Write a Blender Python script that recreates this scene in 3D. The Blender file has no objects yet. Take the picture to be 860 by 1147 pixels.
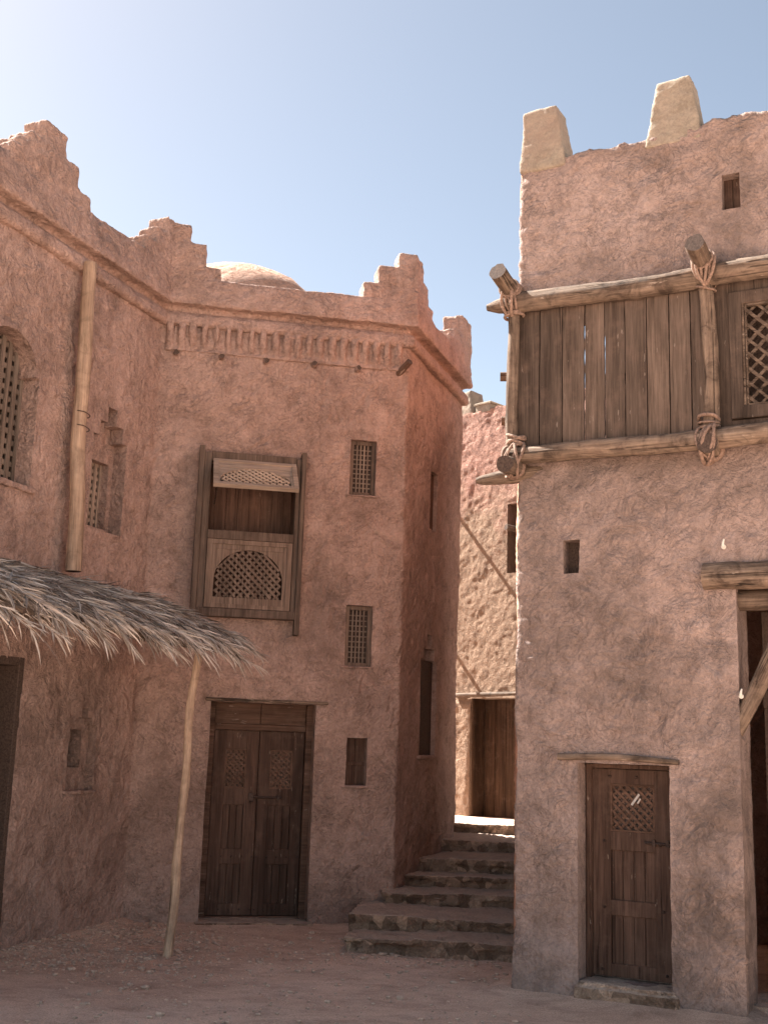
import bpy, bmesh, math, random
from mathutils import Matrix, Vector, noise
R = math.radians
rng = random.Random(7)
scene = bpy.context.scene
col = scene.collection

# ------------------------------------------------------------------ frames
class Frame:
    """local x = along the wall, local y = into the wall, z up; o = outward offset"""
    def __init__(s, org, az):
        s.org = Vector(org); s.az = az
        s.M = Matrix.Translation(s.org) @ Matrix.Rotation(az, 4, 'Z')
    def P(s, u, o, z): return s.M @ Vector((u, -o, z))
W0 = Frame((0, 0, 0), 0)
FM = Frame((-1.209, 12.815, 0), 0.19056)          # front wall of the left house
FL = Frame((-2.566, 12.553, 0), R(68.15))         # its long wall running towards the viewer
FS = Frame((0.237, 13.094, 0), R(70.5))           # its wall along the alley
FR = Frame((2.315, 9.382, 0), -0.47476)           # front of the tower on the right
LENR = 4.9; LL = -4.2
FRS = Frame((1.155 + .1245*LENR, 9.975 + .9922*LENR, 0), R(-97.15))   # alley side of the tower
FB = Frame((1.24, 17.874, 0), R(-44))             # house at the back of the alley

world_of = {}
def link(name, data, parent=None, M=None):
    o = bpy.data.objects.new(name, data); col.objects.link(o)
    M = M if M is not None else Matrix.Identity(4)
    world_of[o.name] = M.copy()
    if parent:
        o.parent = parent
        o.matrix_local = world_of[parent.name].inverted() @ M
    else:
        o.matrix_world = M
    return o
def empty(name, loc, az=0):
    return link(name, None, None, Matrix.Translation(Vector(loc)) @ Matrix.Rotation(az, 4, 'Z'))
def tag(o, label=None, cat=None, group=None, kind=None):
    for k, v in (('label', label), ('category', cat), ('group', group), ('kind', kind)):
        if v: o[k] = v
    return o

# ------------------------------------------------------------------ mesh builder
class MB:
    def __init__(s): s.v = []; s.f = []; s.mi = []
    def add(s, vs, fs, mi=0):
        b = len(s.v); s.v += [tuple(p) for p in vs]
        for f in fs: s.f.append([b+i for i in f]); s.mi.append(mi)
    def hexa(s, p): # 8 points: bottom 4 ccw, top 4 ccw
        s.add(p, [(3,2,1,0),(4,5,6,7),(0,1,5,4),(1,2,6,5),(2,3,7,6),(3,0,4,7)])
    def box(s, u0, u1, o0, o1, z0, z1):
        a, b = -o1, -o0
        s.hexa([(u0,a,z0),(u1,a,z0),(u1,b,z0),(u0,b,z0),(u0,a,z1),(u1,a,z1),(u1,b,z1),(u0,b,z1)])
    def prism(s, poly, o0, o1):
        n = len(poly)
        ar = sum(poly[i][0]*poly[(i+1)%n][1]-poly[(i+1)%n][0]*poly[i][1] for i in range(n))
        if ar < 0: poly = poly[::-1]
        vs = [(u,-o1,z) for u,z in poly]+[(u,-o0,z) for u,z in poly]
        s.add(vs, [tuple(range(n)), tuple(range(2*n-1,n-1,-1))]+[(i,n+i,n+(i+1)%n,(i+1)%n) for i in range(n)])
    def bar(s, p, q, w, o0, o1):
        d = Vector((q[0]-p[0], q[1]-p[1])); d.normalize(); n = Vector((-d.y, d.x))*w/2
        s.prism([(p[0]-n.x,p[1]-n.y),(q[0]-n.x,q[1]-n.y),(q[0]+n.x,q[1]+n.y),(p[0]+n.x,p[1]+n.y)], o0, o1)
    def tube(s, pts, rad, seg=10, cap=True, capmi=0, flat=1.0):
        pts = [Vector(p) for p in pts]; n = len(pts); vs = []
        up = Vector((0,0,1)); prev = None
        for i, p in enumerate(pts):
            t = (pts[min(i+1,n-1)]-pts[max(i-1,0)]).normalized()
            if prev is None:
                a = t.cross(up)
                if a.length < .1: a = t.cross(Vector((1,0,0)))
            else: a = prev - t*prev.dot(t)
            a.normalize(); prev = a; b = t.cross(a)
            r = rad[i] if hasattr(rad, '__len__') else rad
            for k in range(seg):
                th = 2*math.pi*k/seg
                rr = r[k] if hasattr(r, '__len__') else r
                vs.append(p + a*math.cos(th)*rr + b*math.sin(th)*rr*flat)
        fs = [(i*seg+k, i*seg+(k+1)%seg, (i+1)*seg+(k+1)%seg, (i+1)*seg+k) for i in range(n-1) for k in range(seg)]
        s.add(vs, fs)
        if cap:
            s.add([vs[k] for k in range(seg)], [tuple(range(seg-1,-1,-1))], capmi)
            s.add([vs[(n-1)*seg+k] for k in range(seg)], [tuple(range(seg))], capmi)
    def mesh(s, name):
        m = bpy.data.meshes.new(name); m.from_pydata(s.v, [], s.f)
        for p, i in zip(m.polygons, s.mi): p.material_index = i
        m.update(); return m
    def build(s, name, mat, parent=None, frame=W0, bevel=0, smooth=False, jitter=0):
        m = s.mesh(name)
        if bevel or jitter:
            bm = bmesh.new(); bm.from_mesh(m)
            if bevel:
                bmesh.ops.bevel(bm, geom=list(bm.edges), offset=bevel, segments=1, affect='EDGES', clamp_overlap=True)
            if jitter:
                for v in bm.verts: v.co += noise.noise_vector(v.co*3.1)*jitter
            bm.to_mesh(m); bm.free()
        if smooth:
            for p in m.polygons: p.use_smooth = len(p.vertices) < 6
        for x in (mat if isinstance(mat, (list, tuple)) else [mat]): m.materials.append(x)
        return link(name, m, parent, frame.M)

def plaster(mb, name, mat, parent=None, frame=W0, voxel=.03, cutters=(), amp=1.0, smooth=3, seed=0, fine=1.0, cut_mb=None):
    """union of overlapping closed solids, openings cut, edges softened, hand-smeared relief"""
    o = bpy.data.objects.new('tmp', mb.mesh('tmp')); col.objects.link(o)
    o.matrix_world = frame.M
    rm = o.modifiers.new('r', 'REMESH'); rm.mode = 'VOXEL'; rm.voxel_size = voxel
    tmp = []
    for fr, c in cutters:
        # each cutter is cut after a first remesh has fused the slabs
        co = bpy.data.objects.new('cut', c.mesh('cut')); col.objects.link(co); co.matrix_world = fr.M
        tmp.append(co)
        b = o.modifiers.new('b', 'BOOLEAN'); b.operation = 'DIFFERENCE'; b.object = co; b.solver = 'EXACT'
    dg = bpy.context.evaluated_depsgraph_get()
    m = bpy.data.meshes.new_from_object(o.evaluated_get(dg))
    for t in tmp+[o]:
        d = t.data; bpy.data.objects.remove(t); bpy.data.meshes.remove(d)
    bm = bmesh.new(); bm.from_mesh(m)
    near = []
    for fr, c in cutters:
        T = fr.M.inverted() @ frame.M; xs = [p[0] for p in c.v]; zs = [p[2] for p in c.v]
        near.append((T, min(xs)-.04, max(xs)+.04, min(zs)-.04, max(zs)+.04, max(p[1] for p in c.v)+.05))
    def damp(p):
        for T, a, b, e, f, g in near:
            q = T @ p
            if a < q.x < b and e < q.z < f and -.08 < q.y < g: return True
        return False
    calm = set(v.index for v in bm.verts if near and damp(v.co))
    loose = [v for v in bm.verts if v.index not in calm]
    for _ in range(smooth):
        bmesh.ops.smooth_vert(bm, verts=loose, factor=.5, use_axis_x=True, use_axis_y=True, use_axis_z=True)
    bm.normal_update()
    sv = Vector((seed*7.3, seed*3.1, seed*1.7))
    for v in bm.verts:
        p = v.co + sv
        d = .022*noise.noise(p*1.1) + .012*noise.noise(p*3.7) + .007*noise.noise(p*9.0)
        q = p*6.0 + noise.noise_vector(p*4.0)*.9
        d += fine*(.010*(1-abs(noise.noise(q)))**3 - .006) + fine*.006*noise.noise(p*19)
        v.co += v.normal*d*amp*(.4 if v.index in calm else 1.0)
    if cutters:
        bmesh.ops.triangulate(bm, faces=[f for f in bm.faces if len(f.verts) > 4])
        for e in bm.edges:
            if len(e.link_faces) == 2 and e.calc_face_angle(0) > .75: e.smooth = False
    bm.to_mesh(m); bm.free()
    for p in m.polygons: p.use_smooth = True
    m.materials.clear(); m.materials.append(mat); m.name = name
    return link(name, m, parent, frame.M)

def sweep(path, prof):
    """closed profile [(o,z)] swept with mitred corners along a plan path (outward = right of travel)"""
    P = [Vector(p) for p in path]; n = len(P); nr = []
    for a, b in zip(P, P[1:]):
        d = (b-a).normalized(); nr.append(Vector((d.y, -d.x)))
    mb = MB(); vs = []; k = len(prof)
    for i, p in enumerate(P):
        if i == 0: m = nr[0]
        elif i == n-1: m = nr[-1]
        else: m = (nr[i-1]+nr[i])/(1+nr[i-1].dot(nr[i]))
        for o, z in prof:
            q = p+m*o; vs.append((q.x, q.y, z))
    fs = [(i*k+j, i*k+(j+1)%k, (i+1)*k+(j+1)%k, (i+1)*k+j) for i in range(n-1) for j in range(k)]
    fs += [tuple(range(k-1,-1,-1)), tuple((n-1)*k+j for j in range(k))]
    mb.add(vs, fs)
    bm = bmesh.new(); m = mb.mesh('t'); bm.from_mesh(m); bmesh.ops.recalc_face_normals(bm, faces=bm.faces); bm.to_mesh(m); bm.free()
    out = MB(); out.v = [tuple(v.co) for v in m.vertices]; out.f = [list(p.vertices) for p in m.polygons]; out.mi = [0]*len(out.f)
    bpy.data.meshes.remove(m)
    return out
def moved(mb, frame):
    o = MB(); o.v = [tuple(frame.M @ Vector(p)) for p in mb.v]; o.f = [list(f) for f in mb.f]; o.mi = list(mb.mi); return o
def join(*ms):
    o = MB()
    for m in ms: o.add(m.v, m.f)
    return o

# ------------------------------------------------------------------ materials
def nodes(name):
    m = bpy.data.materials.new(name); m.use_nodes = True
    t = m.node_tree; b = t.nodes['Principled BSDF']
    b.inputs['Specular IOR Level'].default_value = .12
    return m, t, b
def N(t, ty, **k):
    n = t.nodes.new(ty)
    for a, v in k.items():
        if a in ('noise_type','blend_type','data_type','operation','feature','clamp'): setattr(n, a, v)
        else: n.inputs[a.replace('_', ' ')].default_value = v
    return n
def ramp(t, src, stops):
    r = t.nodes.new('ShaderNodeValToRGB'); e = r.color_ramp.elements
    while len(e) < len(stops): e.new(.5)
    for x, (p, c) in zip(e, stops): x.position = p; x.color = (*c, 1) if len(c) == 3 else c
    t.links.new(src, r.inputs[0]); return r.outputs[0]
def mix(t, fac, a, b, mode='MIX'):
    n = t.nodes.new('ShaderNodeMix'); n.data_type = 'RGBA'; n.blend_type = mode
    for i, x in ((0, fac), (6, a), (7, b)):
        if hasattr(x, 'is_output'): t.links.new(x, n.inputs[i])
        else: n.inputs[i].default_value = x if i == 0 else (*x, 1)
    return n.outputs[2]
def math_(t, op, a, b=0.0, c=0.0):
    n = t.nodes.new('ShaderNodeMath'); n.operation = op
    for i, x in enumerate((a, b, c)):
        if hasattr(x, 'is_output'): t.links.new(x, n.inputs[i])
        else: n.inputs[i].default_value = x
    return n.outputs[0]
def worldpos(t): return t.nodes.new('ShaderNodeNewGeometry').outputs['Position']

def mat_plaster(name, lo, mid, hi, stain, stain_amt=.55, bump=.55, scale=1.0, straw=.25, seed=0.0, bare=None, lip_shade=.55, dust=None):
    m, t, b = nodes(name); L = t.links.new
    pos = worldpos(t)
    mp = N(t, 'ShaderNodeMapping'); L(pos, mp.inputs[0]); mp.inputs['Location'].default_value = (seed, seed*.7, seed*1.3)
    v = mp.outputs[0]
    def ns(sc, det=6, rough=.6, dist=0.0, ty='FBM'):
        n = N(t, 'ShaderNodeTexNoise', noise_type=ty, Scale=sc*scale, Detail=det, Roughness=rough, Distortion=dist); L(v, n.inputs['Vector']); return n.outputs[0]
    big = ns(.9, 4, .62, .4); midn = ns(5.5, 6, .68, .6); fine = ns(38, 4, .7)
    c = ramp(t, big, [(.32, lo), (.5, mid), (.68, hi)])
    c2 = ramp(t, midn, [(.30, (.62,.60,.58)), (.5, (1,1,1)), (.72, (1.2,1.2,1.2))])
    c = mix(t, .75, c, c2, 'MULTIPLY')
    c3 = ramp(t, fine, [(.3, (.72,.70,.69)), (.55, (1,1,1)), (.75, (1.22,1.22,1.2))])
    c = mix(t, .8, c, c3, 'MULTIPLY')
    # curled trowel marks: thin wandering lines, torn mud with crease shade painted into the colour
    wr = ns(4.6, 3, .55, 1.9)
    lines = math_(t, 'ABSOLUTE', math_(t, 'SUBTRACT', wr, .5))
    tear = ramp(t, lines, [(0, (0,0,0)), (.035, (1,1,1))])
    wr2 = ns(9.5, 3, .6, 1.4)
    lines2 = math_(t, 'ABSOLUTE', math_(t, 'SUBTRACT', wr2, .48))
    tear2 = ramp(t, lines2, [(0, (0,0,0)), (.05, (1,1,1))])
    gate = ramp(t, ns(2.3, 2, .6), [(.45, (0,0,0)), (.6, (1,1,1))])
    g1 = math_(t, 'SUBTRACT', 1.0, math_(t, 'MULTIPLY', math_(t, 'SUBTRACT', 1.0, tear), gate))
    c = mix(t, math_(t, 'MULTIPLY', math_(t, 'SUBTRACT', 1.0, g1), .38), c, tuple(x*.42 for x in lo))
    # overlapping trowel ledges: sharp crescent edges, their crease shade painted into the colour
    lw = N(t, 'ShaderNodeTexNoise', Scale=3.4*scale, Detail=3.0, Roughness=.5, Distortion=1.6); L(v, lw.inputs['Vector'])
    saw = math_(t, 'FRACT', math_(t, 'MULTIPLY', lw.outputs[0], 9.0))
    lw2 = N(t, 'ShaderNodeTexNoise', Scale=8.0*scale, Detail=3.0, Roughness=.55, Distortion=1.3); L(v, lw2.inputs['Vector'])
    saw2 = math_(t, 'FRACT', math_(t, 'MULTIPLY', lw2.outputs[0], 7.0))
    sg = ramp(t, ns(3.1, 3, .65), [(.40, (0,0,0)), (.58, (1,1,1))])
    lip = math_(t, 'MULTIPLY', ramp(t, saw, [(0, (1,1,1)), (.13, (0,0,0))]), sg)
    lip2 = math_(t, 'MULTIPLY', ramp(t, saw2, [(0, (1,1,1)), (.16, (0,0,0))]), ramp(t, ns(4.0, 2, .6), [(.45, (0,0,0)), (.6, (1,1,1))]))
    c = mix(t, math_(t, 'MULTIPLY', lip, lip_shade), c, tuple(x*.33 for x in lo))
    c = mix(t, math_(t, 'MULTIPLY', lip2, lip_shade*.75), c, tuple(x*.40 for x in lo))
    # stains and damp patches
    st = ramp(t, ns(.55, 5, .68, .8), [(.50, (0,0,0)), (.66, (1,1,1))])
    c = mix(t, math_(t, 'MULTIPLY', st, stain_amt), c, stain)
    # rain streaks running down and pale mended patches
    mp3 = N(t, 'ShaderNodeMapping'); L(v, mp3.inputs[0]); mp3.inputs['Scale'].default_value = (3.2, 3.2, .38)
    rs = N(t, 'ShaderNodeTexNoise', Scale=1.0, Detail=5.0, Roughness=.7, Distortion=.3); L(mp3.outputs[0], rs.inputs['Vector'])
    c = mix(t, math_(t, 'MULTIPLY', ramp(t, rs.outputs[0], [(.52, (0,0,0)), (.70, (1,1,1))]), .5*stain_amt), c, stain)
    c = mix(t, math_(t, 'MULTIPLY', ramp(t, ns(1.5, 3, .5, 1.2), [(.60, (0,0,0)), (.64, (1,1,1))]), .28), c, hi)
    # straw flecks
    vo = N(t, 'ShaderNodeTexVoronoi', Scale=26.0*scale); mp2 = N(t, 'ShaderNodeMapping'); L(v, mp2.inputs[0]); mp2.inputs['Scale'].default_value = (1, 1, 3.0); mp2.inputs['Rotation'].default_value = (.6, .5, 0)
    L(mp2.outputs[0], vo.inputs['Vector'])
    fl = ramp(t, vo.outputs['Distance'], [(.05, (1,1,1)), (.12, (0,0,0))])
    c = mix(t, math_(t, 'MULTIPLY', fl, straw), c, tuple(min(1, x*1.5) for x in hi))
    if dust:   # separate stones of different tone
        vc = N(t, 'ShaderNodeTexVoronoi', Scale=8.5); L(v, vc.inputs['Vector'])
        sx = N(t, 'ShaderNodeSeparateXYZ'); L(vc.outputs['Color'], sx.inputs[0])
        c = mix(t, .9, c, ramp(t, sx.outputs[0], [(.1, (.62,.58,.55)), (.5, (1,.98,.96)), (.9, (1.65,1.6,1.55))]), 'MULTIPLY')
    if bare:   # lower coat of coarse sandy mud laid bare below a certain height
        sp = N(t, 'ShaderNodeSeparateXYZ'); L(pos, sp.inputs[0])
        h = math_(t, 'ADD', sp.outputs[2], math_(t, 'MULTIPLY', math_(t, 'SUBTRACT', ns(1.6, 5, .6), .5), 2.5))
        k = ramp(t, math_(t, 'DIVIDE', h, 10.0), [(.50, (1,1,1)), (.62, (0,0,0))])
        c = mix(t, k, c, mix(t, .8, bare, c3, 'MULTIPLY'))
    L(c, b.inputs['Base Color']); b.inputs['Roughness'].default_value = .95
    h = math_(t, 'MULTIPLY', midn, .9)
    h = math_(t, 'ADD', h, math_(t, 'MULTIPLY', fine, .28))
    h = math_(t, 'ADD', h, math_(t, 'MULTIPLY', g1, .18))
    h = math_(t, 'ADD', h, math_(t, 'MULTIPLY', tear2, .10))
    h = math_(t, 'ADD', h, math_(t, 'MULTIPLY', ns(15, 3, .65, 1.0), .45))
    h = math_(t, 'ADD', h, math_(t, 'MULTIPLY', math_(t, 'MULTIPLY', saw, sg), .34))
    h = math_(t, 'ADD', h, math_(t, 'MULTIPLY', saw2, .15))
    if dust:
        gn = t.nodes.new('ShaderNodeNewGeometry'); sp = N(t, 'ShaderNodeSeparateXYZ'); L(gn.outputs['Normal'], sp.inputs[0])
        k = ramp(t, math_(t, 'ADD', sp.outputs[2], math_(t, 'MULTIPLY', math_(t, 'SUBTRACT', midn, .5), .9)), [(.55, (0,0,0)), (.85, (1,1,1))])
        c = mix(t, math_(t, 'MULTIPLY', k, .8), c, mix(t, .8, dust, c3, 'MULTIPLY')); L(c, b.inputs['Base Color'])
    bp = N(t, 'ShaderNodeBump', Strength=bump, Distance=.06); L(h, bp.inputs['Height']); L(bp.outputs[0], b.inputs['Normal'])
    return m

def mat_wood(name, dark, light, axis='z', scratch=None, rough=.8, bump=.35, crk=.31, patch=0):
    m, t, b = nodes(name); L = t.links.new
    tc = t.nodes.new('ShaderNodeTexCoord'); oi = t.nodes.new('ShaderNodeObjectInfo')
    ad = t.nodes.new('ShaderNodeVectorMath'); ad.operation = 'ADD'; L(tc.outputs['Object'], ad.inputs[0])
    cb = N(t, 'ShaderNodeCombineXYZ'); L(math_(t, 'MULTIPLY', oi.outputs['Random'], 37.0), cb.inputs[0]); L(math_(t, 'MULTIPLY', oi.outputs['Random'], 11.0), cb.inputs[2])
    L(cb.outputs[0], ad.inputs[1])
    def grain(a, lng, det=6, dist=.4):
        mp = N(t, 'ShaderNodeMapping'); L(ad.outputs[0], mp.inputs[0])
        s = [a, a, a]; s['xyz'.index(axis)] = lng; mp.inputs['Scale'].default_value = s
        n = N(t, 'ShaderNodeTexNoise', Scale=1.0, Detail=det, Roughness=.65, Distortion=dist); L(mp.outputs[0], n.inputs['Vector']); return n.outputs[0]
    g = grain(34, 1.6); g2 = grain(9, .8, 4); g3 = grain(90, 3.5)
    c = ramp(t, g, [(.3, dark), (.7, light)])
    c = mix(t, .8, c, ramp(t, g2, [(.3, (.5,.48,.46)), (.55, (1,1,1)), (.75, (1.3,1.28,1.25))]), 'MULTIPLY')
    c = mix(t, .6, c, ramp(t, g3, [(.35, (.6,.6,.6)), (.6, (1.1,1.1,1.1))]), 'MULTIPLY')
    tint = ramp(t, oi.outputs['Random'], [(0, (.70,.69,.68)), (1, (1.2,1.18,1.15))])
    c = mix(t, 1.0, c, tint, 'MULTIPLY')
    crack = ramp(t, grain(24, .55, 3, .6), [(crk, (1,1,1)), (crk+.045, (0,0,0))])
    c = mix(t, math_(t, 'MULTIPLY', crack, .75), c, tuple(x*.3 for x in dark))
    if patch:
        pn = N(t, 'ShaderNodeTexNoise', Scale=6.0, Detail=5.0, Roughness=.65, Distortion=.8); L(ad.outputs[0], pn.inputs['Vector'])
        c = mix(t, patch, c, ramp(t, pn.outputs[0], [(.36, (.38,.36,.36)), (.5, (1,1,1)), (.66, (1.35,1.33,1.3))]), 'MULTIPLY')
    if scratch:
        n = N(t, 'ShaderNodeTexNoise', Scale=7.0, Detail=5.0, Roughness=.6); mp = N(t, 'ShaderNodeMapping'); L(ad.outputs[0], mp.inputs[0])
        s = [3.2,3.2,3.2]; s['xyz'.index(axis)] = .8; mp.inputs['Scale'].default_value = s; L(mp.outputs[0], n.inputs['Vector'])
        k = ramp(t, n.outputs[0], [(.66, (0,0,0)), (.70, (1,1,1))])
        c = mix(t, math_(t, 'MULTIPLY', k, .6), c, scratch)
    # dust lying in the grain
    dn = N(t, 'ShaderNodeTexNoise', Scale=5.0, Detail=7.0, Roughness=.7); L(ad.outputs[0], dn.inputs['Vector'])
    c = mix(t, math_(t, 'MULTIPLY', ramp(t, dn.outputs[0], [(.5, (0,0,0)), (.75, (1,1,1))]), .3), c, (.23,.15,.115))
    L(c, b.inputs['Base Color']); b.inputs['Roughness'].default_value = rough
    h = math_(t, 'ADD', g, math_(t, 'MULTIPLY', g3, .4)); h = math_(t, 'SUBTRACT', h, math_(t, 'MULTIPLY', crack, .6))
    bp = N(t, 'ShaderNodeBump', Strength=bump, Distance=.012); L(h, bp.inputs['Height']); L(bp.outputs[0], b.inputs['Normal'])
    return m
def mat_plain(name, c, rough=.8, metal=0, var=.3, sc=20):
    m, t, b = nodes(name); L = t.links.new
    n = N(t, 'ShaderNodeTexNoise', Scale=float(sc), Detail=6.0, Roughness=.65); L(worldpos(t), n.inputs['Vector'])
    L(ramp(t, n.outputs[0], [(.3, tuple(x*(1-var) for x in c)), (.7, tuple(min(1, x*(1+var)) for x in c))]), b.inputs['Base Color'])
    b.inputs['Roughness'].default_value = rough; b.inputs['Metallic'].default_value = metal
    bp = N(t, 'ShaderNodeBump', Strength=.3, Distance=.01); L(n.outputs[0], bp.inputs['Height']); L(bp.outputs[0], b.inputs['Normal'])
    return m

PL_A = mat_plaster('mauve_adobe', (.350,.240,.198), (.418,.288,.238), (.47,.33,.278), (.165,.110,.088), .58, bump=.8, straw=.12)
PL_R = mat_plaster('pink_adobe', (.305,.224,.192), (.36,.264,.228), (.41,.307,.270), (.145,.108,.092), .75, bump=.75, straw=.3, seed=4.3)
PL_B = mat_plaster('red_adobe', (.40,.225,.175), (.455,.26,.205), (.50,.30,.24), (.33,.21,.16), .35, bump=.85, scale=1.8, straw=.2, seed=9.1, bare=(.33,.225,.16))
PL_S = mat_plaster('bounce_adobe', (.48,.235,.155), (.54,.28,.19), (.58,.32,.225), (.40,.22,.15), .3, bump=.7, straw=.2, seed=3.3)  # unseen alley side, orange put in to bounce warm light onto the facing wall
PL_D = mat_plaster('dome_adobe', (.44,.265,.19), (.50,.315,.235), (.54,.35,.27), (.40,.24,.17), .3, bump=.8, straw=.2, seed=2.2)
PL_C = mat_plaster('beige_cement', (.26,.215,.165), (.30,.25,.197), (.335,.285,.228), (.27,.195,.155), .6, bump=.3, straw=.05, seed=6.0, lip_shade=.2)
WD = mat_wood('dark_door_wood', (.062,.036,.027), (.150,.092,.070), 'z', (.34,.27,.22))
WDX = mat_wood('dark_rail_wood', (.07,.040,.028), (.165,.098,.072), 'x', (.34,.27,.22))
WG = mat_wood('grey_weathered_wood', (.068,.049,.039), (.155,.114,.091), 'z', (.27,.215,.18))
WGX = mat_wood('grey_weathered_rail', (.066,.048,.038), (.15,.110,.088), 'x')
WM = mat_wood('brown_frame_wood', (.10,.070,.055), (.215,.158,.126), 'z')
WL = mat_wood('pale_screen_wood', (.15,.112,.09), (.30,.235,.19), 'z')
WP = mat_wood('skylit_flap_wood', (.36,.27,.21), (.50,.40,.32), 'x')  # flap wood lightened, the skylight on it put into the colour
LOG = mat_wood('old_log', (.10,.070,.053), (.275,.205,.158), 'x', (.42,.34,.28), bump=1.0, crk=.36, patch=.8)
LOGP = mat_wood('peeled_log', (.42,.290,.205), (.58,.43,.32), 'x', bump=.5, crk=.33, patch=.35)
LOGE = mat_plain('log_end_and_shade', (.075,.052,.042), var=.5, sc=60)  # end grain; also the black of panels standing in for shade
FROND = None
def mat_frond():
    m, t, b = nodes('dry_palm_leaf'); L = t.links.new
    n = N(t, 'ShaderNodeTexNoise', Scale=9.0, Detail=4.0, Roughness=.7); L(worldpos(t), n.inputs['Vector'])
    g = t.nodes.new('ShaderNodeNewGeometry')
    c = ramp(t, g.outputs['Random Per Island'], [(0, (.12,.092,.074)), (.3, (.27,.225,.195)), (.7, (.46,.395,.345)), (1, (.66,.58,.51))])
    c = mix(t, .7, c, ramp(t, n.outputs[0], [(.3, (.6,.58,.55)), (.6, (1,1,1)), (.8, (1.15,1.15,1.15))]), 'MULTIPLY')
    L(c, b.inputs['Base Color']); b.inputs['Roughness'].default_value = .6
    return m
FROND = mat_frond()
ROPE = mat_plain('hide_rope', (.235,.158,.122), .9, var=.45, sc=45)
IRON = mat_plain('rusty_iron', (.07,.048,.04), .55, .6, .4, 60)
CERA = mat_plain('white_ceramic', (.72,.68,.62), .4, 0, .1)
PAPER = mat_plain('torn_paper', (.55,.50,.46), .8, 0, .15)
STONE = mat_plaster('step_stone', (.30,.200,.145), (.42,.295,.22), (.52,.385,.295), (.24,.15,.11), .4, bump=1.0, scale=1.6, straw=.15, seed=12.0, dust=(.68,.53,.43))
PEB = mat_plain('pebble_stone', (.46,.34,.265), .9, 0, .4, 30)

def mat_ground():
    m, t, b = nodes('packed_earth'); L = t.links.new
    pos = worldpos(t)
    def ns(sc, det=6, rough=.6, dist=0.0):
        n = N(t, 'ShaderNodeTexNoise', Scale=sc, Detail=det, Roughness=rough, Distortion=dist); L(pos, n.inputs['Vector']); return n.outputs[0]
    c = ramp(t, ns(.7, 8, .65, .5), [(.3, (.45,.318,.245)), (.5, (.54,.392,.308)), (.7, (.60,.45,.365))])
    mp = N(t, 'ShaderNodeMapping'); L(pos, mp.inputs[0]); mp.inputs['Scale'].default_value = (1, 1.7, 1); mp.inputs['Rotation'].default_value = (0, 0, .4)
    n2 = N(t, 'ShaderNodeTexNoise', Scale=2.6, Detail=9.0, Roughness=.72, Distortion=.5); L(mp.outputs[0], n2.inputs['Vector'])
    c = mix(t, .75, c, ramp(t, n2.outputs[0], [(.35, (.66,.64,.63)), (.5, (1,1,1)), (.68, (1.22,1.21,1.2))]), 'MULTIPLY')
    fine = ns(85, 5, .78)
    c = mix(t, .95, c, ramp(t, fine, [(.32, (.5,.48,.47)), (.5, (1,1,1)), (.7, (1.35,1.35,1.33))]), 'MULTIPLY')
    vo = N(t, 'ShaderNodeTexVoronoi', Scale=30.0); L(pos, vo.inputs['Vector'])
    k = math_(t, 'MULTIPLY', ramp(t, vo.outputs['Distance'], [(.16, (1,1,1)), (.22, (0,0,0))]), ramp(t, ns(3.0, 4), [(.42, (0,0,0)), (.56, (1,1,1))]))
    c = mix(t, math_(t, 'MULTIPLY', k, .55), c, (.60,.48,.41))
    L(c, b.inputs['Base Color']); b.inputs['Roughness'].default_value = .97
    h = math_(t, 'ADD', math_(t, 'MULTIPLY', n2.outputs[0], .8), math_(t, 'MULTIPLY', fine, .3)); h = math_(t, 'ADD', h, math_(t, 'MULTIPLY', k, .35))
    bp = N(t, 'ShaderNodeBump', Strength=.6, Distance=.03); L(h, bp.inputs['Height']); L(bp.outputs[0], b.inputs['Normal'])
    return m
GROUND = mat_ground()

# ------------------------------------------------------------------ small makers
def log(name, P, Q, r0, r1, mat=None, parent=None, bend=.02, seed=0, seg=16, rings=22, tip=None, lump=.17):
    """a peeled tree pole from world point P to Q with its own taper, sway and knots"""
    P, Q = Vector(P), Vector(Q); d = Q-P; ln = d.length
    M = Matrix.Translation(P) @ d.to_track_quat('X', 'Z').to_matrix().to_4x4()
    mb = MB(); pts = []; rad = []
    for i in range(rings+1):
        f = i/rings; x = ln*f
        w = math.sin(math.pi*f)
        pts.append((x, bend*(noise.noise((x*1.1, seed, 0))+.6*w*math.sin(seed)), bend*(noise.noise((x*1.1, seed, 5))+.6*w*math.cos(seed*2))))
        r = r0+(r1-r0)*f
        if tip and tip[0] < 0 and f < -tip[0]: r *= .35+.65*math.sqrt(f/(-tip[0]))
        rad.append([r*(1+lump*noise.noise((x*3.0+seed*3, math.cos(6.283*k/seg)*1.3, math.sin(6.283*k/seg)*1.3))+lump*.5*noise.noise((x*9, k*.9, seed))) for k in range(seg)])
    mb.tube(pts, rad, seg, True, 1)
    mm = mb.mesh(name)
    for p in mm.polygons: p.use_smooth = p.material_index == 0
    mm.materials.append(mat or LOG); mm.materials.append(LOGE)
    return link(name, mm, parent, M)

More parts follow.
